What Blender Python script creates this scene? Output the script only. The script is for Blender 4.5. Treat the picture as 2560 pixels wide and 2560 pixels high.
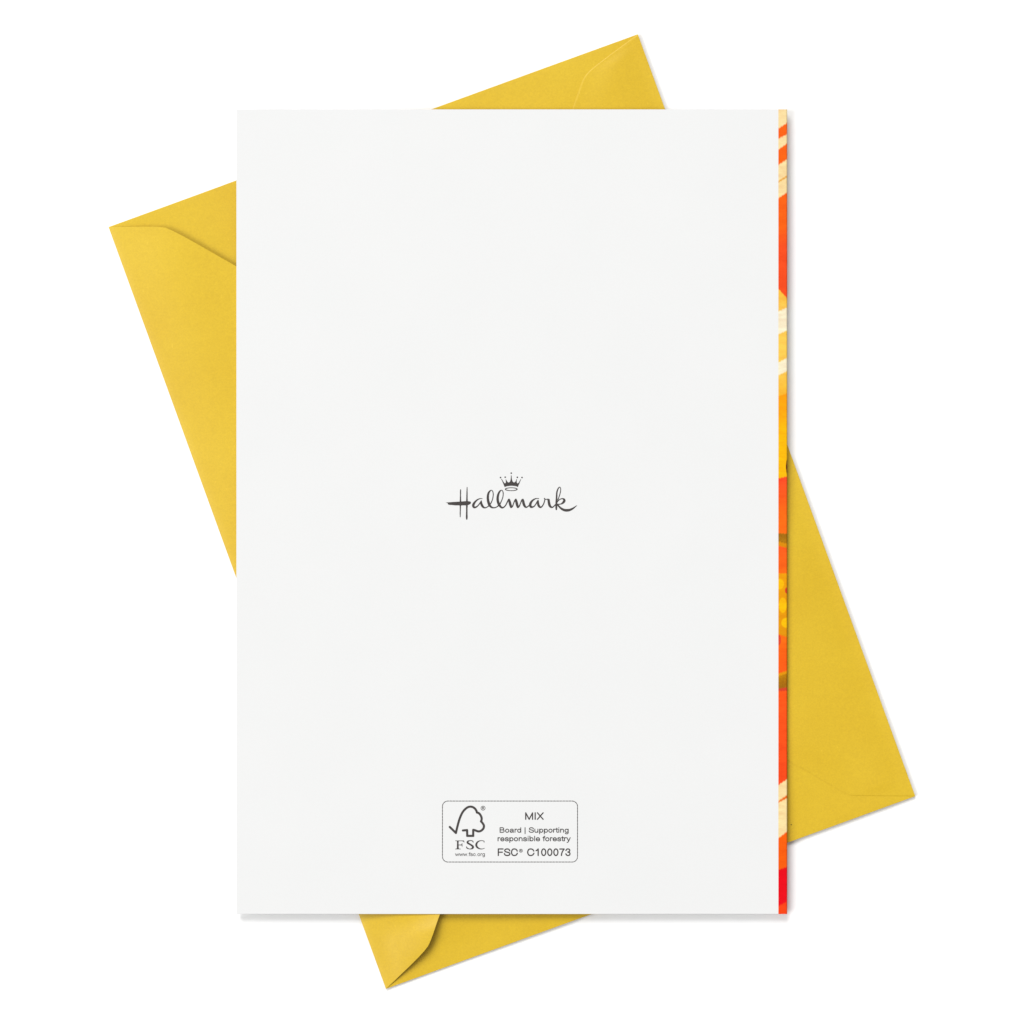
import bpy, math, random
import numpy as np
from mathutils import Vector

scene = bpy.context.scene
for o in list(bpy.data.objects):
    bpy.data.objects.remove(o, do_unlink=True)
COL = scene.collection
MM = 0.001

# ------------------------------------------------------------------ camera
S = 0.0908 * MM            # metres on the table per photo pixel (card is 7.2 in tall = 2011 px)
CAM_H = 1.5
cam_d = bpy.data.cameras.new('camera')
cam_d.sensor_width = 36
cam_d.lens = 36 * CAM_H / (2560 * S)
cam_d.clip_start = 0.05
cam_d.clip_end = 50
cam = bpy.data.objects.new('camera', cam_d)
cam.location = (0, 0, CAM_H)
COL.objects.link(cam)
scene.camera = cam

# ------------------------------------------------------------------ light
w = bpy.data.worlds.new('World')
scene.world = w
w.use_nodes = True
w.node_tree.nodes['Background'].inputs['Color'].default_value = (0.96, 0.98, 1.0, 1)
w.node_tree.nodes['Background'].inputs['Strength'].default_value = 0.42

def softbox(name, az, el, dist, size, power, col=(1, 1, 1)):
    """studio softbox standing at azimuth az (from +X, counter-clockwise), elevation el"""
    d = bpy.data.lights.new(name, 'AREA')
    d.shape = 'SQUARE'
    d.size = size
    d.energy = power
    d.color = col
    o = bpy.data.objects.new(name, d)
    a, e = math.radians(az), math.radians(el)
    o.location = (dist*math.cos(e)*math.cos(a), dist*math.cos(e)*math.sin(a), dist*math.sin(e))
    o.rotation_euler = (-Vector(o.location)).to_track_quat('-Z', 'Y').to_euler()
    COL.objects.link(o)
    return o

softbox('softbox_left', 191, 47, 8.0, 4.4, 385, (1.0, 0.985, 0.96))
softbox('softbox_top', 108, 50, 8.0, 4.0, 505, (1.0, 0.995, 0.985))

scene.cycles.max_bounces = 12
scene.cycles.diffuse_bounces = 8
vs = scene.view_settings
vs.view_transform = 'Standard'
vs.look = 'None'
vs.exposure = 0
vs.gamma = 1
vs.use_curve_mapping = False

# ------------------------------------------------------------------ helpers
def P(px, py, z):
    """photo pixel -> world point at height z (metres)"""
    k = (CAM_H - z) / CAM_H
    return ((px-1280)*S*k, (1280-py)*S*k, z)

def lin(c):
    out = []
    for v in c:
        v = v/255
        out.append(v/12.92 if v <= 0.04045 else ((v+0.055)/1.055)**2.4)
    return out

def link(name, me, mat=None, parent=None):
    o = bpy.data.objects.new(name, me)
    if mat:
        me.materials.append(mat)
    COL.objects.link(o)
    if parent:
        o.parent = parent
    return o

def mesh(verts, faces, smooth=True, sharp=35):
    me = bpy.data.meshes.new('mesh')
    me.from_pydata([tuple(v) for v in verts], [], faces)
    me.validate()
    if smooth:
        me.polygons.foreach_set('use_smooth', [True]*len(me.polygons))
        me.set_sharp_from_angle(angle=math.radians(sharp))
    me.update()
    return me

def sstep(a, b, x):
    t = np.clip((x-a)/(b-a), 0, 1)
    return t*t*(3-2*t)

# ------------------------------------------------------------------ materials
class M:
    def __init__(self, name):
        self.m = bpy.data.materials.new(name)
        self.m.use_nodes = True
        self.nt = self.m.node_tree
        self.b = self.nt.nodes['Principled BSDF']
    def n(self, t, **kw):
        x = self.nt.nodes.new(t)
        for k, v in kw.items():
            setattr(x, k, v)
        return x
    def l(self, a, b):
        self.nt.links.new(a, b)
    def coord(self):
        return self.n('ShaderNodeTexCoord').outputs['Object']
    def noise(self, scale, detail=3, rough=0.6, vec=None):
        x = self.n('ShaderNodeTexNoise')
        x.inputs['Scale'].default_value = scale
        x.inputs['Detail'].default_value = detail
        x.inputs['Roughness'].default_value = rough
        self.l(vec if vec else self.coord(), x.inputs['Vector'])
        return x.outputs['Fac']
    def ramp(self, fac, stops):
        r = self.n('ShaderNodeValToRGB')
        e = r.color_ramp.elements
        while len(e) < len(stops):
            e.new(0.5)
        for el, (p, c) in zip(e, stops):
            el.position = p
            el.color = (*c, 1)
        self.l(fac, r.inputs['Fac'])
        return r.outputs['Color']
    def mult(self, a, b, f=1.0):
        x = self.n('ShaderNodeMix', data_type='RGBA', blend_type='MULTIPLY')
        x.inputs['Factor'].default_value = f
        self.l(a, x.inputs['A']); self.l(b, x.inputs['B'])
        return x.outputs['Result']
    def bump(self, h, strength, dist):
        x = self.n('ShaderNodeBump')
        x.inputs['Strength'].default_value = strength
        x.inputs['Distance'].default_value = dist
        self.l(h, x.inputs['Height'])
        self.l(x.outputs['Normal'], self.b.inputs['Normal'])
    def set(self, rough, spec=0.5):
        self.b.inputs['Roughness'].default_value = rough
        self.b.inputs['Specular IOR Level'].default_value = spec

def g(v):
    return (v, v, v)

def paper_yellow():
    m = M('yellow_envelope_paper')
    broad = m.ramp(m.noise(28, 3, 0.55), [(0.30, (0.564, 0.358, 0.005)), (0.70, (0.608, 0.408, 0.012))])
    mott = m.ramp(m.noise(700, 4, 0.65), [(0.25, (0.975, 0.972, 0.95)), (0.75, (1.022, 1.026, 1.05))])
    grain = m.ramp(m.noise(2600, 2, 0.6), [(0.25, (0.94, 0.935, 0.90)), (0.75, (1.06, 1.065, 1.10))])
    c = m.mult(m.mult(broad, mott), grain)
    # pale fibres caught in the pulp
    mp = m.n('ShaderNodeMapping')
    mp.inputs['Scale'].default_value = (1.0, 0.45, 1.0)
    mp.inputs['Rotation'].default_value = (0, 0, 0.5)
    m.l(m.coord(), mp.inputs['Vector'])
    fib = m.ramp(m.noise(1500, 2, 0.5, mp.outputs['Vector']), [(0.70, (1, 1, 1)), (0.79, (1.10, 1.12, 1.8))])
    c = m.mult(c, fib)
    m.l(c, m.b.inputs['Base Color'])
    m.set(0.45, 0.44)
    m.bump(m.noise(1900, 4, 0.7), 0.28, 0.00006)
    return m.m

def paper_white():
    m = M('white_card_stock')
    a = m.ramp(m.noise(45, 3, 0.55), [(0.3, (0.660, 0.662, 0.660)), (0.7, (0.668, 0.669, 0.667))])
    gr = m.ramp(m.noise(2400, 2, 0.6), [(0.25, g(0.992)), (0.75, g(1.008))])
    m.l(m.mult(a, gr), m.b.inputs['Base Color'])
    m.set(0.55, 0.3)
    m.bump(m.noise(1600, 3, 0.6), 0.06, 0.00004)
    return m.m

def ink():
    m = M('grey_brown_ink')
    c = m.ramp(m.noise(1800, 3, 0.6), [(0.3, (0.036, 0.031, 0.030)), (0.7, (0.052, 0.045, 0.043))])
    m.l(c, m.b.inputs['Base Color'])
    m.set(0.6, 0.25)
    return m.m

def dark_speck():
    m = M('dark_fleck')
    c = m.ramp(m.noise(3000), [(0.3, (0.04, 0.025, 0.01)), (0.7, (0.07, 0.045, 0.015))])
    m.l(c, m.b.inputs['Base Color'])
    m.set(0.8, 0.2)
    return m.m

def artwork():
    m = M('printed_artwork')
    at = m.n('ShaderNodeAttribute', attribute_name='print')
    mp = m.n('ShaderNodeMapping')
    mp.inputs['Scale'].default_value = (0.35, 1.0, 1.0)
    mp.inputs['Rotation'].default_value = (0, 0, -0.55)
    m.l(m.coord(), mp.inputs['Vector'])
    mo = m.ramp(m.noise(620, 6, 0.75, mp.outputs['Vector']), [(0.28, (0.90, 0.76, 0.70)), (0.72, (1.05, 1.16, 1.15))])
    m.l(m.mult(at.outputs['Color'], mo), m.b.inputs['Base Color'])
    m.set(0.6, 0.08)
    return m.m

def table_white():
    m = M('white_sweep')
    c = m.ramp(m.noise(9, 3), [(0.3, g(0.890)), (0.7, g(0.898))])
    m.l(c, m.b.inputs['Base Color'])
    m.set(0.7, 0.2)
    return m.m

MY, MW, MI, MA, MT, MD = paper_yellow(), paper_white(), ink(), artwork(), table_white(), dark_speck()

# ------------------------------------------------------------------ surface they lie on
R = 1.6
n = 8
tv = [(-R+2*R*i/n, -R+2*R*j/n, 0) for j in range(n+1) for i in range(n+1)]
tf = [(j*(n+1)+i, j*(n+1)+i+1, (j+1)*(n+1)+i+1, (j+1)*(n+1)+i) for j in range(n) for i in range(n)]
table = link('table_surface', mesh(tv, tf, False), MT)
table['kind'] = 'structure'
table['label'] = 'seamless pure white studio surface under card and envelope'

# ------------------------------------------------------------------ envelope
EZ = 0.8*MM                                        # height used to place its outline
TL = np.array(P(271.5, 567.6, EZ)[:2]); TR = np.array(P(1594.8, 85.2, EZ)[:2])
BL = np.array(P(964.5, 2472.0, EZ)[:2]); BR = np.array(P(2287.6, 1990.8, EZ)[:2])
eu = (TR-TL + BR-BL)/2
U = float(np.linalg.norm(eu)); eu = eu/U
ev = np.array((eu[1], -eu[0]))                     # points down the photograph
V = float(np.linalg.norm((BL-TL+BR-TR)/2))
EC = (TL+TR+BL+BR)/4
K = (CAM_H-EZ)/CAM_H*S                             # metres per photo pixel at the envelope

env = bpy.data.objects.new('envelope', None)
env.location = (float(EC[0]), float(EC[1]), 0)
env.empty_display_size = 0.01
env['label'] = 'golden yellow paper envelope lying tilted beneath the white card, pointed flap lifted'
env['category'] = 'envelope'
COL.objects.link(env)

def uv_xy(u, v):
    q = eu*(u-U/2) + ev*(v-V/2)
    return float(q[0]), float(q[1])

def edge_d(u, v):
    return min(u, U-u, v, V-v)

def und(u, v):                                     # hand-made paper is never quite flat
    a, b = u/MM, v/MM
    return (math.sin(a*0.071+b*0.043+0.6)*0.5 + math.sin(a*0.031-b*0.083+2.1)*0.4 + math.sin(a*0.19+b*0.11)*0.12)

def s1(b, x):
    return float(sstep(0, b, max(x, 0)/MM))

def inner(b, u, v):
    """0 on the outline, 1 from about b mm inwards, without ridges"""
    return s1(b, u)*s1(b, U-u)*s1(b, v)*s1(b, V-v)

def z_bot(u, v):
    """underside: rests on the table, its right and lower edges standing off it a little"""
    return (0.015 + 0.66*(1 - s1(11, U-u)*s1(11, V-v))*(0.6+0.4*float(sstep(12, 50, u/MM))) + 0.04*(1 - s1(8, u)*s1(8, v)))*MM

def z_top(u, v):
    """top of the side-flap layer: low by the closing flap, swelling to the right and along the lower side"""
    a, low = u/MM, max(V-v, 0)/MM
    k1 = float(sstep(14, 50, a))
    k2 = 1-float(sstep(14, 42, low))
    base = 0.52 + 0.90*(1-(1-k1)*(1-0.5*k2))
    base += 0.22*und(u, v)*inner(14, u, v)*(0.35+0.65*k1)
    base -= 0.38*(1-s1(26, U-u)*s1(20, V-v))           # falls away to the right and lower folds
    base -= 0.08*(1-s1(10, u)*s1(10, v))
    base -= 0.05*math.exp(-max(edge_d(u, v), 0)/MM/0.8)
    base -= 0.24*math.exp(-(max(U-u, 0)/MM/3.6)**1.5)   # rolls down into the right-hand fold
    lo = z_bot(u, v)+0.25*MM
    k_ = 0.04*MM
    q = (base*MM-lo)/k_
    return lo + k_*math.log(1+math.exp(min(q, 60))) if q < 60 else base*MM

def slab(name, rows, ztop, zbot, mat, parent):
    """rows: list of lists of (u,v), equal length; closed sheet between zbot and ztop"""
    nr, nc = len(rows), len(rows[0])
    vt, vb = [], []
    for r in rows:
        for (u, v) in r:
            x, y = uv_xy(u, v)
            vt.append((x, y, ztop(u, v))); vb.append((x, y, zbot(u, v)))
    N = nr*nc
    vs_ = vt+vb
    f = []
    for j in range(nr-1):
        for i in range(nc-1):
            a = j*nc+i; b = a+1; c = a+nc+1; d = a+nc
            f.append((a, d, c, b)); f.append((N+a, N+b, N+c, N+d))
    ring = [i for i in range(nc)] + [j*nc+nc-1 for j in range(1, nr)] + \
           [(nr-1)*nc+i for i in range(nc-2, -1, -1)] + [j*nc for j in range(nr-2, 0, -1)]
    for a, b in zip(ring, ring[1:]+ring[:1]):
        f.append((a, b, N+b, N+a))
    me = mesh(vs_, f, True, 50)
    # consistent outward normals
    import bmesh
    bm = bmesh.new(); bm.from_mesh(me)
    bmesh.ops.recalc_face_normals(bm, faces=bm.faces)
    bm.to_mesh(me); bm.free()
    me.set_sharp_from_angle(angle=math.radians(50))
    return link(name, me, mat, parent)

def graded(n, L, p=2.2):
    """0..L, denser at both ends"""
    out = []
    for i in range(n+1):
        t = i/n
        s = 0.5*(2*t)**p if t < .5 else 1-0.5*(2-2*t)**p
        out.append(s*L)
    return out

us, vs2 = graded(64, U), graded(84, V)
slab('front_panel', [[(u, v) for u in us] for v in vs2],
     lambda u, v: z_bot(u, v)+0.12*MM, z_bot, MY, env)

def smooth_profile(pts, it=2):
    """corner-cut a list of (a,b) keeping the ends"""
    p = [tuple(q) for q in pts]
    for _ in range(it):
        q = [p[0]]
        for a, b in zip(p, p[1:]):
            q.append((a[0]*.75+b[0]*.25, a[1]*.75+b[1]*.25))
            q.append((a[0]*.25+b[0]*.75, a[1]*.25+b[1]*.75))
        q.append(p[-1]); p = q
    return p

def interp(prof, x):
    xs = [q[0] for q in prof]; ys = [q[1] for q in prof]
    return float(np.interp(x, xs, ys))

Vp, Up = V/K, U/K
# side flaps (folded in from the two long edges)
def side_rows(flip):
    rows = []
    for u in graded(80, U):
        vm = min(1.25*u, 1.25*(U-u), 640*K)
        vm = max(vm, 0.03*MM)
        rows.append([(u, (V-s*vm) if flip else s*vm) for s in [i/30 for i in range(31)]])
    return rows
for fl in (False, True):
    slab('side_flap', side_rows(fl), z_top, lambda u, v: z_top(u, v)-0.11*MM, MY, env)

# bottom flap, glued over the side flaps: width from the right-hand fold as a function of v
prof_b = smooth_profile([(0, 0.3), (35, 118), (52, 163), (84, 189), (118, 217), (260, 335), (900, 800), (1013, 850), (1130, 800),
                         (Vp-240, 310), (Vp-183, 261), (Vp-144, 227), (Vp-60, 157), (Vp-54, 145), (Vp, 0.3)], 2)
rows = []
vv = sorted(set([round(x, 3) for x in [q[0] for q in prof_b]] + [i*12.0 for i in range(int(Vp/12)+1)]))
vv = [x for x in vv if 0 <= x <= Vp]
for v in vv:
    wm = max(interp(prof_b, v), 0.3)*K
    tail = min(2.0*MM, 0.5*wm)
    ds = [(wm-tail)*(i/34)**1.4 for i in range(35)] + [wm-tail*q for q in (0.75, 0.55, 0.40, 0.28, 0.19, 0.12, 0.06, 0.0)]
    rows.append([(U-d, v*K) for d in ds])
def zb_flap(u, v):
    d = max(U-u, 0)/MM
    wm = max(interp(prof_b, v/K), 0.3)*K
    de = max((wm-(U-u))/MM, 0)                      # distance from the free edge
    # glued down at its free edge, where only the thickness of the paper shows
    edge = 0.10 - 0.055*(1-float(sstep(0, 0.5, de)))
    return z_top(u, v) + (edge + 0.20*float(sstep(0.5, 9, de))*float(sstep(0, 9, d)))*MM
slab('bottom_flap', rows, zb_flap, lambda u, v: z_top(u, v)+0.005*MM, MY, env)

# closing flap, folded over from the left edge and springing open
prof_t = smooth_profile([(0, 0.3), (42, 118), (58, 145), (202, 266), (860, 830), (1013, 905), (1160, 820),
                         (Vp-130, 190), (Vp-80, 151), (Vp-57, 127), (Vp, 0.3)], 2)
rows = []
vv = sorted(set([round(q[0], 3) for q in prof_t] + [i*12.0 for i in range(int(Vp/12)+1)]))
vv = [x for x in vv if 0 <= x <= Vp]
for v in vv:
    um = max(interp(prof_t, v), 0.3)*K
    rows.append([(s*um, v*K) for s in [(i/48)**1.3 for i in range(49)]])
CARD_B = 2.15*MM                                    # underside of the card
def z_flap(u, v):
    a = u/MM
    lift = 0.03 + 1.70*(1-math.exp(-(a/10.5)**1.3))
    # the free corner outside the card springs up
    curl = math.exp(-((a-15)/9)**2 - (((V-v)/MM-6)/6.5)**2)
    z = z_top(u, v) + 0.17*MM + lift*MM
    z += 0.05*MM*math.sin(v/MM*0.09+0.8)*float(sstep(2, 14, a))
    roll = -0.16*math.exp(-(a/0.9))
    top = CARD_B-0.012*MM
    k_ = 0.10*MM                                    # pressed flat under the card, with a soft transition
    return top - k_*math.log(1+math.exp(min((top-z-roll*MM)/k_, 60))) + 1.25*curl*s1(6, u)*(1-float(sstep(9, 15, (V-v)/MM)))*MM
slab('closing_flap', rows, z_flap, lambda u, v: z_flap(u, v)-0.14*MM, MY, env)

# ------------------------------------------------------------------ greeting card
ZT = CARD_B + 0.50*MM                               # top face of the card
CX0, CX1, CXS, CY0, CY1 = 591, 1968, 1946, 273.5, 2285
c0 = P((CX0+CX1)/2, (CY0+CY1)/2, ZT)
card = bpy.data.objects.new('greeting_card', None)
card.location = (c0[0], c0[1], CARD_B)
card.empty_display_size = 0.01
card['label'] = 'white folded greeting card, back side up, with a colourful printed strip along its right edge'
card['category'] = 'greeting card'
COL.objects.link(card)

def CP(px, py, z):                                  # card-local point
    a = P(px, py, ZT)
    return (a[0]-c0[0], a[1]-c0[1], z-CARD_B)

def sheet(name, x0, x1, z0, z1, mat, bev=0.05*MM, lift=0.0):
    """card-stock leaf with softened edges; lift opens its free left side"""
    a = CP(x0, CY1, 0); b = CP(x1, CY0, 0)
    L, Rr, Bo, To = a[0], b[0], a[1], b[1]
    xs = [L, L+bev*.35, L+bev] + [L+bev+(Rr-L-2*bev)*i/24 for i in range(1, 24)] + [Rr-bev, Rr-0.0]
    ys = [Bo, Bo+bev*.35, Bo+bev] + [Bo+bev+(To-Bo-2*bev)*i/30 for i in range(1, 30)] + [To-bev, To-bev*.35, To]
    nx, ny = len(xs), len(ys)
    def dz(x, y):
        d = min(x-L, y-Bo, To-y)
        return bev*(1-math.sqrt(max(0, 1-(1-min(d/bev, 1))**2)))*0.9
    vt, vb = [], []
    for y in ys:
        for x in xs:
            t = (Rr-x)/(Rr-L)
            o = lift*t*t
            e = dz(x, y)
            vt.append((x, y, z1-CARD_B-e+o)); vb.append((x, y, z0-CARD_B+e*0.5+o))
    N = nx*ny
    f = []
    for j in range(ny-1):
        for i in range(nx-1):
            p = j*nx+i
            f.append((p, p+1, p+nx+1, p+nx)); f.append((N+p, N+p+nx, N+p+nx+1, N+p+1))
    ring = [i for i in range(nx)] + [j*nx+nx-1 for j in range(1, ny)] + [(ny-1)*nx+i for i in range(nx-2, -1, -1)] + [j*nx for j in range(ny-2, 0, -1)]
    for p, q in zip(ring, ring[1:]+ring[:1]):
        f.append((p, N+p, N+q, q))
    return link(name, mesh(vt+vb, f, False), mat, card)

sheet('front_leaf', CX0+1, CXS, CARD_B, CARD_B+0.23*MM, MW)
sheet('back_leaf', CX0, CXS, CARD_B+0.27*MM, ZT, MW)

# printed artwork wrapping round the fold -----------------------------------
def colour_table():
    cream, orange, red_o = (252, 225, 166), (253, 100, 16), (250, 80, 30)
    amber_l, pale, deep = (253, 204, 84), (251, 239, 207), (255, 160, 4)
    yel, tang, brown, amber = (255, 194, 0), (255, 110, 16), (160, 104, 10), (232, 152, 2)
    red, dred = (238, 0, 24), (216, 64, 40)
    # (start at left x, start at right x, colour at start, colour at end)
    return [
        (260, 260, cream, cream), (321.5, 306.8, orange, orange), (347, 335.5, cream, cream),
        (373.9, 358, orange, (253, 104, 10)), (412.4, 398, cream, cream), (452, 438.5, (240, 170, 60), (232, 160, 40)),
        (456.5, 442.8, cream, cream), (495.4, 480.7, (252, 98, 14), (254, 104, 14)), (560, 560, (254, 104, 14), red_o),
        (620, 620, red_o, red_o), (721.9, 746, (253, 196, 66), (254, 205, 90)), (778.5, 769, pale, pale),
        (835.7, 825.6, amber_l, amber_l), (906.4, 894.7, pale, pale), (938.2, 927.3, amber_l, (253, 190, 50)),
        (990.2, 983.2, deep, yel), (1100, 1100, yel, yel), (1196, 1190.6, (255, 76, 38), tang),
        (1280, 1280, tang, tang), (1333, 1334.7, brown, (176, 116, 8)), (1354, 1359.5, (222, 140, 0), (222, 140, 0)),
        (1364, 1370, (253, 92, 26), tang), (1433.8, 1433.8, (244, 164, 0), amber), (1585, 1593, (255, 112, 12), (254, 92, 18)),
        (1683.5, 1677, amber, amber), (1691, 1683.5, (190, 126, 0), brown), (1721.5, 1718.4, dred, dred),
        (1727.7, 1727, (255, 90, 22), (252, 76, 24)), (1962.7, 1948, cream, cream), (2002.3, 1987.5, (246, 116, 20), (246, 116, 20)),
        (2007, 1995.3, cream, cream), (2095.5, 2078.4, (255, 98, 0), (250, 96, 4)), (2174.7, 2167, red, (242, 6, 26)),
        (2265, 2254, (253, 70, 20), (253, 76, 14)), (2300, 2300, orange, orange)]
TAB = colour_table()
def art(x, y):
    t = min(max((x-CXS)/(CX1-CXS), 0), 1)
    # hand-cut look: edges wander slightly
    wob = 0.7*math.sin(x*0.9+y*0.02)
    st = [a+(b-a)*t + wob for a, b, _, _ in TAB]
    k = 0
    for i, s in enumerate(st):
        if y >= s:
            k = i
    s0 = st[k]; s1 = st[k+1] if k+1 < len(st) else s0+50
    f = min(max((y-s0)/(s1-s0), 0), 1)
    c = [p+(q-p)*f for p, q in zip(TAB[k][2], TAB[k][3])]
    def ell(cx, cy, rx, ry):
        return ((x-cx)/rx)**2+((y-cy)/ry)**2 < 1
    if 1433 < y < 1600:
        if ell(1948, 1460, 12, 13) or ell(1957, 1513, 10, 19) or ell(1969, 1557, 16, 13):
            c = (255, 194, 0)
        elif ell(1968, 1476, 6, 8):
            c = (222, 74, 36)
    if ell(1947, 1600, 5.5, 13):
        c = (226, 72, 40)
    if ell(1969.5, 1167, 4.5, 20):
        c = (110, 44, 20)
    if y > 1333 and y < 1356 or 1690 < y < 1720:        # brushed speckle
        h = math.sin(x*12.9898+y*78.233)*43758.5453
        k2 = 0.86+0.3*(h-math.floor(h))
        c = [min(255, v*k2) for v in c]
    return c

cols = []
verts, faces = [], []
rad = 0.25*MM
prof = []                                              # (px, z) across the strip and round the fold
xr = CX1 - rad/(S*(CAM_H-ZT)/CAM_H)
for i in range(18):
    prof.append((CXS + (xr-CXS)*i/17, ZT-CARD_B))
for i in range(1, 9):
    a = math.pi*i/8
    prof.append((xr + (CX1-xr)*math.sin(a), rad*(1+math.cos(a))))
prof.append((CXS+0.0, 0.0))
ys = np.arange(CY0, CY1+0.01, 1.0)
ys[-1] = CY1
for y in ys:
    for (px, z) in prof:
        q = CP(px, y, CARD_B)
        verts.append((q[0], q[1], z))
        c = np.mean([lin(art(px, y+q)) for q in (-1.3, 0.0, 1.3)], axis=0)
        cols.append([v*0.76 for v in c]+[1.0])
npf = len(prof)
for j in range(len(ys)-1):
    for i in range(npf-1):
        a = j*npf+i
        faces.append((a, a+npf, a+npf+1, a+1))
faces.append(tuple(range(npf)))
faces.append(tuple((len(ys)-1)*npf+i for i in range(npf-1, -1, -1)))
me = mesh(verts, faces, True, 50)
at = me.color_attributes.new('print', 'FLOAT_COLOR', 'POINT')
at.data.foreach_set('color', np.array(cols, dtype=np.float32).ravel())
strip = link('fold_strip', me, MA, card)
strip['label'] = 'printed strip of orange, cream, yellow and red bands wrapping round the fold'

# ------------------------------------------------------------------ print on the card
def catmull(pts, sub=10):
    p = [np.array(q, float) for q in pts]
    if len(p) < 3:
        return p
    out = []
    for i in range(len(p)-1):
        p0 = p[max(i-1, 0)]; p1 = p[i]; p2 = p[i+1]; p3 = p[min(i+2, len(p)-1)]
        for k in range(sub):
            t = k/sub
            out.append(0.5*((2*p1)+(-p0+p2)*t+(2*p0-5*p1+4*p2-p3)*t*t+(-p0+3*p1-3*p2+p3)*t**3))
    out.append(p[-1])
    return out

class Print:
    """gathers strokes and filled outlines in photo pixels and unites them into one flat inked mesh"""
    def __init__(self, step=0.22):
        self.st = []; self.poly = []; self.step = step
    def stroke(self, pts, org, sc, smooth=True, grow=0.0):
        q = [(org[0]+x/sc, org[1]+y/sc, w_/sc+grow) for x, y, w_ in pts]
        self.st.append(catmull(q) if smooth else [np.array(v, float) for v in q])
        return self
    def outline(self, pts, org, sc, smooth=False):
        self.poly.append(np.array([(org[0]+x/sc, org[1]+y/sc) for x, y in pts]))
        return self
    def build(self, name, parent, zoff=0.03*MM, mat=None, conv=None):
        al = [np.array(s)[:, :2] for s in self.st]+self.poly
        allp = np.vstack(al)
        x0, y0 = allp.min(0)-6; x1, y1 = allp.max(0)+6
        h = self.step
        nx, ny = int((x1-x0)/h)+1, int((y1-y0)/h)+1
        mask = np.zeros((ny, nx), bool)
        gx = x0+(np.arange(nx)+.5)*h; gy = y0+(np.arange(ny)+.5)*h
        for s in self.st:
            for a, b in zip(s, s[1:]):
                m = max(a[2], b[2], 0.1)+h
                i0 = max(int((min(a[0], b[0])-m-x0)/h), 0); i1 = min(int((max(a[0], b[0])+m-x0)/h)+2, nx)
                j0 = max(int((min(a[1], b[1])-m-y0)/h), 0); j1 = min(int((max(a[1], b[1])+m-y0)/h)+2, ny)
                X, Y = np.meshgrid(gx[i0:i1], gy[j0:j1])
                d = b[:2]-a[:2]; L = max(d@d, 1e-9)
                t = np.clip(((X-a[0])*d[0]+(Y-a[1])*d[1])/L, 0, 1)
                r = a[2]+(b[2]-a[2])*t
                mask[j0:j1, i0:i1] |= (X-a[0]-t*d[0])**2+(Y-a[1]-t*d[1])**2 < r*r
        for pl in self.poly:
            i0 = max(int((pl[:, 0].min()-x0)/h)-1, 0); i1 = min(int((pl[:, 0].max()-x0)/h)+2, nx)
            j0 = max(int((pl[:, 1].min()-y0)/h)-1, 0); j1 = min(int((pl[:, 1].max()-y0)/h)+2, ny)
            X, Y = np.meshgrid(gx[i0:i1], gy[j0:j1])
            ins = np.zeros(X.shape, bool)
            for a, b in zip(pl, np.roll(pl, -1, 0)):
                if a[1] == b[1]:
                    continue
                c = ((a[1] > Y) != (b[1] > Y)) & (X < (b[0]-a[0])*(Y-a[1])/(b[1]-a[1])+a[0])
                ins ^= c
            mask[j0:j1, i0:i1] |= ins
        V_, F_ = [], []
        conv = conv or (lambda px, py: CP(px, py, ZT+zoff))
        for j in range(ny):
            r = mask[j].astype(np.int8)
            dd = np.diff(np.concatenate(([0], r, [0])))
            for a, b in zip(np.where(dd == 1)[0], np.where(dd == -1)[0]):
                k = len(V_)
                xa, xb, ya, yb = x0+a*h, x0+b*h, y0+j*h, y0+(j+1)*h
                V_ += [conv(xa, yb), conv(xb, yb), conv(xb, ya), conv(xa, ya)]
                F_.append((k, k+1, k+2, k+3))
        return link(name, mesh(V_, F_, False), mat or MI, parent)

# script word mark
w1, w2, w4, w5, k = (1110, 1210), (1175, 1215), (1255, 1230), (1345, 1210), 19.32
pr = Print()
pr.outline([(70, 897), (200, 885), (350, 875), (500, 865), (750, 850), (900, 840), (1070, 825), (1150, 825), (1250, 840), (1295, 870),
            (1300, 900), (1290, 950), (1230, 990), (1150, 1020), (1070, 1035), (900, 1030), (800, 1045), (700, 1030), (520, 1030),
            (400, 1015), (230, 1005), (195, 975), (170, 925), (130, 908)], w1, k)
G = 0.10
pr.stroke([(800, 270, 16), (800, 330, 25), (797, 500, 24), (795, 700, 28), (795, 850, 36), (790, 1040, 30), (787, 1200, 24), (783, 1450, 22), (782, 1590, 14)], w1, k, grow=G)
pr.stroke([(1115, 155, 12), (1113, 250, 20), (1110, 450, 27), (1107, 700, 33), (1107, 850, 38), (1105, 1040, 38), (1100, 1200, 33), (1098, 1450, 37), (1097, 1600, 40), (1098, 1690, 32)], w1, k, grow=G)
# a
pr.stroke([(590, 610, 16), (500, 606, 19), (400, 640, 28), (300, 710, 38), (215, 805, 50), (165, 900, 60), (158, 965, 58), (188, 1022, 50), (250, 1032, 42), (335, 990, 32), (420, 905, 27), (490, 815, 30), (530, 745, 28), (548, 695, 12)], w2, k)
pr.stroke([(548, 697, 10), (545, 760, 33), (545, 830, 48), (562, 900, 56), (600, 970, 55), (650, 1025, 45), (710, 1050, 33), (780, 1040, 26), (850, 1000, 24), (920, 940, 27)], w2, k)
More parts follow.
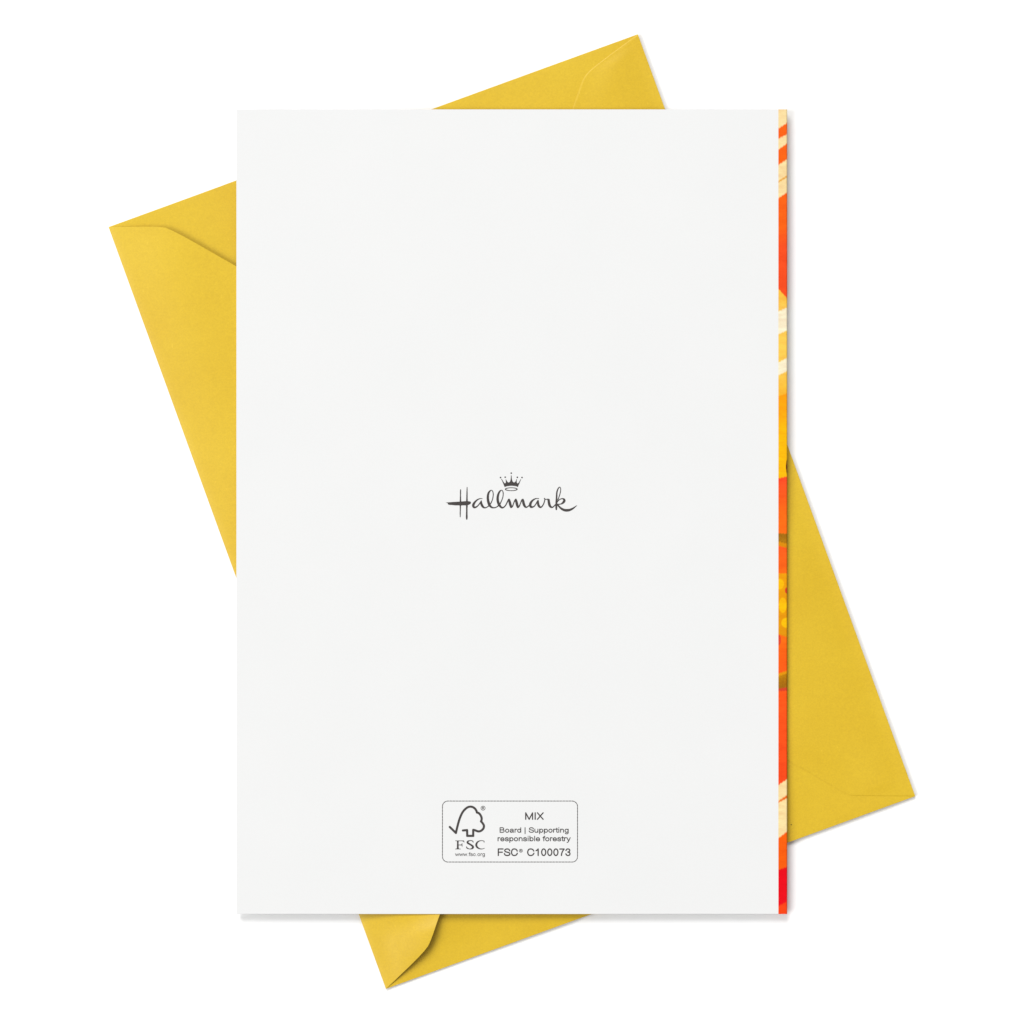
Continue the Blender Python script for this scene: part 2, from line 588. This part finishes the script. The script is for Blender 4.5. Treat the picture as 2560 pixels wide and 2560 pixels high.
# l l
pr.stroke([(920, 940, 27), (1000, 840, 25), (1050, 740, 23), (1090, 630, 22), (1115, 500, 23), (1122, 380, 23), (1100, 270, 21), (1060, 215, 18), (1020, 205, 20), (960, 245, 34), (905, 320, 45), (870, 430, 52), (860, 560, 56), (870, 690, 60), (895, 800, 62), (930, 900, 60), (985, 980, 52), (1060, 1035, 40), (1130, 1050, 31), (1210, 1045, 26), (1290, 1010, 24), (1360, 960, 28)], w2, k)
pr.stroke([(1360, 960, 28), (1440, 880, 27), (1490, 780, 25), (1540, 670, 22), (1585, 540, 22), (1602, 420, 22), (1600, 320, 22), (1565, 225, 20), (1510, 205, 20), (1450, 245, 36), (1390, 340, 45), (1350, 460, 54), (1335, 580, 58), (1340, 700, 60), (1365, 810, 62), (1410, 910, 60), (1460, 980, 52), (1520, 1035, 44), (1580, 1045, 38), (1650, 1010, 30), (1720, 930, 27), (1790, 800, 28), (1850, 680, 35), (1880, 645, 38)], w2, k)
# m
for s in ([(340, 357, 38), (360, 430, 54), (385, 540, 62), (410, 640, 62), (440, 725, 54)],
          [(440, 738, 42), (500, 700, 30), (545, 590, 26), (590, 470, 26), (630, 395, 34), (665, 365, 36)],
          [(668, 362, 42), (690, 450, 58), (715, 560, 62), (740, 660, 60), (765, 732, 48)],
          [(765, 740, 40), (830, 690, 32), (870, 600, 26), (910, 500, 26), (955, 400, 36), (1000, 362, 38)],
          [(1005, 364, 42), (1025, 450, 57), (1040, 540, 62), (1075, 640, 60), (1120, 710, 48), (1170, 735, 37), (1220, 720, 29), (1290, 665, 27), (1340, 620, 28)],
          # a
          [(1780, 315, 16), (1700, 310, 19), (1600, 330, 29), (1500, 390, 40), (1420, 470, 52), (1370, 570, 61), (1365, 650, 61), (1390, 712, 54), (1440, 728, 46), (1520, 710, 32), (1580, 660, 27), (1640, 570, 26), (1700, 470, 29), (1735, 410, 26), (1748, 385, 11)],
          [(1748, 387, 9), (1745, 450, 36), (1740, 530, 50), (1755, 620, 56), (1790, 690, 53), (1840, 735, 42), (1890, 731, 33), (1949, 674, 29), (2004, 584, 27), (2044, 474, 26), (2067, 374, 24), (2079, 354, 22)]):
    pr.stroke(s, w4, k)
# r
pr.stroke([(312, 700, 30), (332, 728, 25), (370, 745, 21), (440, 737, 24), (500, 752, 44)], w5, k)
pr.stroke([(508, 765, 50), (520, 850, 58), (535, 940, 61), (560, 1030, 59), (600, 1090, 52), (660, 1125, 38), (710, 1120, 31), (770, 1070, 27), (830, 1010, 29), (890, 960, 30)], w5, k)
pr.outline([(400, 715), (545, 725), (565, 745), (575, 800), (460, 800), (440, 760)], w5, k)
# k
pr.stroke([(960, 760, 21), (1000, 660, 21), (1040, 540, 22), (1075, 420, 22), (1095, 300, 20), (1090, 210, 20), (1050, 150, 20), (1000, 180, 24), (955, 260, 30), (920, 360, 34), (905, 460, 36), (900, 600, 38), (893, 750, 42), (888, 900, 47), (885, 1050, 46), (883, 1170, 44), (886, 1235, 30)], w5, k)
pr.stroke([(920, 870, 30), (980, 800, 25), (1070, 735, 22), (1150, 710, 26), (1210, 715, 33), (1255, 745, 48), (1272, 800, 58), (1245, 860, 58), (1190, 920, 45), (1120, 960, 30), (1040, 975, 22), (960, 975, 24)], w5, k)
pr.stroke([(930, 1000, 38), (1000, 1065, 40), (1080, 1150, 44), (1180, 1220, 55), (1280, 1260, 61), (1400, 1272, 64), (1520, 1255, 57), (1630, 1210, 47), (1730, 1150, 35), (1820, 1080, 22), (1885, 1032, 7)], w5, k)
o = pr.build('script_lettering', card)
o['label'] = 'dark grey handwritten-style script word printed mid-card'

# crown
w3, k3 = (1240, 1175), 24.15
pr = Print()
pr.outline([(305, 535), (345, 540), (430, 680), (500, 785), (530, 800), (575, 790), (595, 740), (590, 640), (580, 570), (600, 550), (630, 620),
            (690, 715), (750, 755), (800, 745), (850, 690), (880, 590), (895, 460), (900, 320), (935, 320), (945, 440), (965, 590), (1000, 690),
            (1060, 745), (1110, 750), (1170, 700), (1215, 620), (1235, 545), (1260, 550), (1245, 640), (1250, 740), (1270, 795), (1320, 805),
            (1370, 760), (1430, 660), (1490, 550), (1515, 560), (1460, 690), (1400, 840), (1350, 940), (1320, 1035), (1230, 985), (1100, 960),
            (920, 950), (740, 965), (620, 990), (520, 1030), (480, 930), (430, 810), (370, 670)], w3, k3)
for x, y in ((275, 455), (555, 435), (920, 190), (1285, 440), (1570, 453)):
    pr.stroke([(x, y, 47), (x+1, y, 47)], w3, k3, False)
pr.stroke([(920+352*math.cos(a), 1160+88*math.sin(a), 22+9*abs(math.cos(a))**3) for a in [i*math.pi/30 for i in range(61)]], w3, k3, False)
o = pr.build('crown_emblem', card)
o['label'] = 'small five-pointed crown printed above the script word'

# certification panel
wb, kb = (1090, 1980), 5.2216
def rrect(x0, y0, x1, y1, r, hw):
    pts = []
    for cx, cy, a0 in ((x1-r, y0+r, -90), (x1-r, y1-r, 0), (x0+r, y1-r, 90), (x0+r, y0+r, 180)):
        for i in range(9):
            a = math.radians(a0+i*11.25)
            pts.append((cx+r*math.cos(a), cy+r*math.sin(a), hw))
    pts = pts+[pts[0]]
    out, run = [], 0.0                                 # the thin rule prints as a row of fine dots
    for p, q in zip(pts, pts[1:]):
        L = math.hypot(q[0]-p[0], q[1]-p[1]); n_ = max(int(L/5), 1)
        for i in range(n_):
            t = i/n_
            out.append((p[0]+(q[0]-p[0])*t, p[1]+(q[1]-p[1])*t, hw*(1.0+0.2*math.sin((run+L*t)*2*math.pi/41))))
        run += L
    return out+[out[0]]
pr = Print(0.3)
pr.stroke(rrect(84, 118, 1847, 914, 70, 4.2), wb, kb, False)
panel = pr.build('certification_frame', card)
panel['label'] = 'thin rounded rectangle printed near the bottom edge, framing the certification text'

w6, k6 = (1115, 2005), 17.56
pr = Print()
T = 48
pr.stroke([(165, 1095, T), (435, 1360, T)], w6, k6, False)
pr.stroke([(x, y, T) for x, y in ((435, 1360), (470, 1200), (520, 1000), (575, 800), (650, 600), (740, 430), (850, 305), (960, 228), (1065, 205), (1170, 222), (1270, 290), (1330, 380), (1358, 462))], w6, k6)
pr.stroke([(x, y, T) for x, y in ((1358, 462), (1440, 490), (1510, 570), (1558, 680), (1562, 780), (1535, 850))], w6, k6)
pr.stroke([(x, y, T) for x, y in ((1535, 850), (1600, 920), (1650, 1000), (1665, 1070), (1640, 1160), (1570, 1240), (1480, 1285), (1400, 1288), (1330, 1262), (1260, 1235), (1195, 1222))], w6, k6)
pr.stroke([(x, y, T) for x, y in ((1195, 1222), (1195, 1488), (932, 1488), (925, 1232), (742, 1250))], w6, k6, False)
def regmark(pr, cx, cy, r, hw, org, sc):
    pr.stroke([(cx+r*math.cos(a), cy+r*math.sin(a), hw) for a in [i*math.pi/16 for i in range(33)]], org, sc, False)
    q = r*0.5
    pr.stroke([(cx-q*.7, cy+q, hw), (cx-q*.7, cy-q, hw), (cx+q*.3, cy-q, hw), (cx+q*.7, cy-q*.5, hw), (cx+q*.3, cy, hw), (cx-q*.7, cy, hw)], org, sc, False)
    pr.stroke([(cx, cy, hw), (cx+q*.8, cy+q, hw)], org, sc, False)
regmark(pr, 1625, 270, 90, 11, w6, k6)
pr.build('tree_tick_emblem', panel)

w7, k7 = (1130, 2095), 21.47
pr = Print()
pr.outline([(175, 135), (640, 135), (672, 235), (650, 238), (600, 185), (500, 165), (370, 165), (355, 190), (355, 358), (500, 350), (530, 280), (552, 275),
            (562, 460), (540, 465), (515, 397), (355, 388), (360, 540), (390, 575), (465, 580), (465, 607), (170, 607), (170, 580), (240, 570),
            (262, 530), (268, 200), (250, 165), (175, 160)], w7, k7)
pr.stroke([(1135, 240, 13), (1120, 182, 25), (1060, 142, 21), (960, 140, 21), (870, 170, 38), (830, 225, 49), (860, 280, 48), (950, 330, 45), (1060, 400, 48), (1120, 460, 55), (1115, 520, 54), (1060, 570, 34), (960, 590, 19), (870, 570, 23), (800, 530, 31), (775, 462, 15)], w7, k7)
pr.stroke([(1720, 240, 12), (1715, 172, 22), (1650, 147, 17), (1560, 140, 19), (1440, 170, 29), (1350, 240, 42), (1305, 340, 53), (1310, 420, 53), (1360, 500, 47), (1450, 560, 32), (1560, 590, 21), (1660, 577, 17), (1745, 547, 11)], w7, k7)
pr.build('serif_lettering', panel)

# plain sans lettering drawn as pen strokes: (advance width, strokes); 's' strokes are smoothed; capital height = 1
def E(cx, cy, rx, ry, a0=0, a1=360, n=28):
    return [(cx+rx*math.cos(math.radians(a0+(a1-a0)*i/n)), cy+ry*math.sin(math.radians(a0+(a1-a0)*i/n))) for i in range(n+1)]
GL = {
 'M': (1.163, ['l', (.14, .06), (.14, .94), (.58, .06), (1.02, .94), (1.02, .06)]),
 'I': (.388, ['l', (.194, .06), (.194, .94)]),
 'X': (.932, ['l', (.1, .06), (.83, .94)], ['l', (.1, .94), (.83, .06)]),
 'B': (.932, ['l', (.52, .52), (.14, .52), (.14, .06), (.14, .94), (.52, .94)] + E(.52, .73, .22, .21, 90, -90), ['l', (.14, .06)] + E(.55, .29, .26, .23, -90, 90)),
 'o': (.777, ['l'] + E(.388, .362, .275, .302)),
 'a': (.777, ['s', (.14, .5), (.2, .62), (.38, .665), (.56, .62), (.61, .48), (.61, .18), (.66, .06)],
       ['s', (.61, .40), (.45, .37), (.25, .33), (.12, .22), (.17, .09), (.33, .06), (.5, .12), (.61, .26)]),
 'r': (.465, ['l', (.13, .06), (.13, .665)], ['s', (.13, .40), (.18, .58), (.3, .665), (.42, .64)]),
 'd': (.777, ['l'] + E(.36, .362, .25, .302), ['l', (.63, .06), (.63, .94)]),
 'b': (.777, ['l'] + E(.42, .362, .25, .302), ['l', (.14, .06), (.14, .94)]),
 'p': (.777, ['l'] + E(.42, .362, .25, .302), ['l', (.14, -.23), (.14, .665)]),
 'g': (.777, ['l'] + E(.36, .362, .25, .302), ['s', (.625, .665), (.625, .3), (.625, -.02), (.57, -.17), (.42, -.235), (.26, -.22), (.15, -.13)]),
 'S': (.932, ['s', (.82, .7), (.72, .88), (.48, .945), (.24, .88), (.15, .72), (.25, .58), (.5, .5), (.75, .42), (.84, .26), (.74, .11), (.48, .055), (.22, .12), (.1, .32)]),
 'u': (.777, ['s', (.13, .665), (.13, .42), (.14, .22), (.21, .09), (.36, .055), (.53, .13), (.62, .3)], ['l', (.63, .06), (.63, .665)]),
 'n': (.777, ['l', (.14, .06), (.14, .665)], ['s', (.14, .40), (.23, .6), (.4, .67), (.57, .6), (.63, .45), (.63, .25), (.63, .06)]),
 't': (.388, ['s', (.2, .86), (.2, .5), (.2, .2), (.24, .09), (.36, .06)], ['l', (.05, .665), (.36, .665)]),
 'i': (.31, ['l', (.155, .06), (.155, .665)], ['l', (.155, .925), (.155, .935)]),
 'l': (.31, ['l', (.155, .06), (.155, .94)]),
 'e': (.777, ['l', (.12, .36), (.66, .36)], ['s', (.66, .36), (.60, .56), (.4, .665), (.18, .57), (.11, .36), (.18, .14), (.4, .055), (.57, .11), (.66, .22)]),
 's': (.698, ['s', (.58, .5), (.5, .63), (.33, .67), (.16, .62), (.12, .5), (.2, .42), (.36, .37), (.54, .3), (.6, .19), (.52, .09), (.34, .055), (.17, .1), (.09, .23)]),
 'f': (.388, ['s', (.38, .94), (.26, .91), (.2, .78), (.2, .5), (.2, .06)], ['l', (.05, .665), (.36, .665)]),
 'y': (.698, ['l', (.08, .665), (.35, .06)], ['s', (.62, .665), (.48, .33), (.35, .0), (.26, -.17), (.1, -.225)]),
 'w': (1.008, ['l', (.06, .665), (.27, .06), (.5, .62), (.73, .06), (.95, .665)]),
 'c': (.698, ['s', (.6, .46), (.52, .61), (.36, .67), (.18, .58), (.11, .36), (.18, .14), (.36, .055), (.53, .12), (.61, .27)]),
 '.': (.388, ['l', (.19, .055), (.19, .065)]),
 'F': (.853, ['l', (.14, .06), (.14, .94), (.77, .94)], ['l', (.14, .5), (.68, .5)]),
 'C': (1.008, ['s', (.9, .66), (.78, .86), (.53, .945), (.26, .86), (.13, .5), (.26, .14), (.53, .055), (.78, .14), (.92, .36)]),
 '1': (.777, ['l', (.2, .72), (.34, .8), (.46, .94), (.46, .06)]),
 '0': (.777, ['l'] + E(.388, .5, .26, .445)),
 '7': (.777, ['l', (.11, .93), (.66, .93)], ['s', (.66, .93), (.48, .65), (.36, .35), (.32, .06)]),
 '3': (.777, ['s', (.12, .74), (.22, .9), (.38, .945), (.55, .88), (.6, .74), (.52, .58), (.36, .52)], ['s', (.36, .52), (.55, .46), (.63, .29), (.56, .12), (.37, .055), (.2, .12), (.11, .28)]),
 '|': (.363, ['l', (.18, -.2), (.18, .95)]),
 ' ': (.388,)}

def text(name, s, x0, x1, ytop, ybase, org, sc, parent, hw=0.062):
    """line of lettering fitted to photo pixels: x0..x1 wide, capital from ytop to ybase"""
    st, x = [], 0.0
    for ch in s:
        gl = GL[ch]
        for q in gl[1:]:
            pts = [(x+a, b) for a, b in q[1:]]
            if q[0] == 's':
                pts = [tuple(v) for v in catmull(pts, 6)]
            st.append(pts)
        x += gl[0]
    xs = [p[0] for q in st for p in q]
    a, b = min(xs)-hw, max(xs)+hw
    H = ybase-ytop
    pr = Print(0.18)
    for q in st:
        pr.stroke([(x0+(p[0]-a)/(b-a)*(x1-x0), ybase-p[1]*H, hw*H) for p in q], org, sc, False)
    return pr.build(name, parent)

text('text_line', 'MIX', 1163, 1406, 266, 362, wb, kb, panel, 0.08)
text('text_line', 'Board | Supporting', 830, 1732, 462, 530, wb, kb, panel, 0.084)
text('text_line', 'responsible forestry', 803, 1758, 573, 642, wb, kb, panel, 0.084)
text('text_line', 'FSC', 805, 1070, 738, 834, wb, kb, panel, 0.084)
text('text_line', 'C100073', 1188, 1757, 738, 834, wb, kb, panel, 0.084)
pr = Print()
regmark(pr, 1108, 766, 21, 3.0, wb, kb)
pr.build('registered_mark', panel)
text('text_line', 'www.fsc.org', 165, 1765, 765, 968, w7, k7, panel, 0.066)

# one dark fleck in the envelope paper
pr = Print(0.3)
pr.stroke([(1977.6, 2061, 1.0), (1978.8, 2061.6, 0.9)], (0, 0), 1, False)
def env_xy(px, py):
    x, y, _ = P(px, py, EZ)
    q = np.array((x, y))-EC
    u, v = float(q@eu)+U/2, float(q@ev)+V/2
    return (float(q[0]), float(q[1]), zb_flap(u, v)+0.02*MM)
pr.build('dark_fleck', env, mat=MD, conv=env_xy)
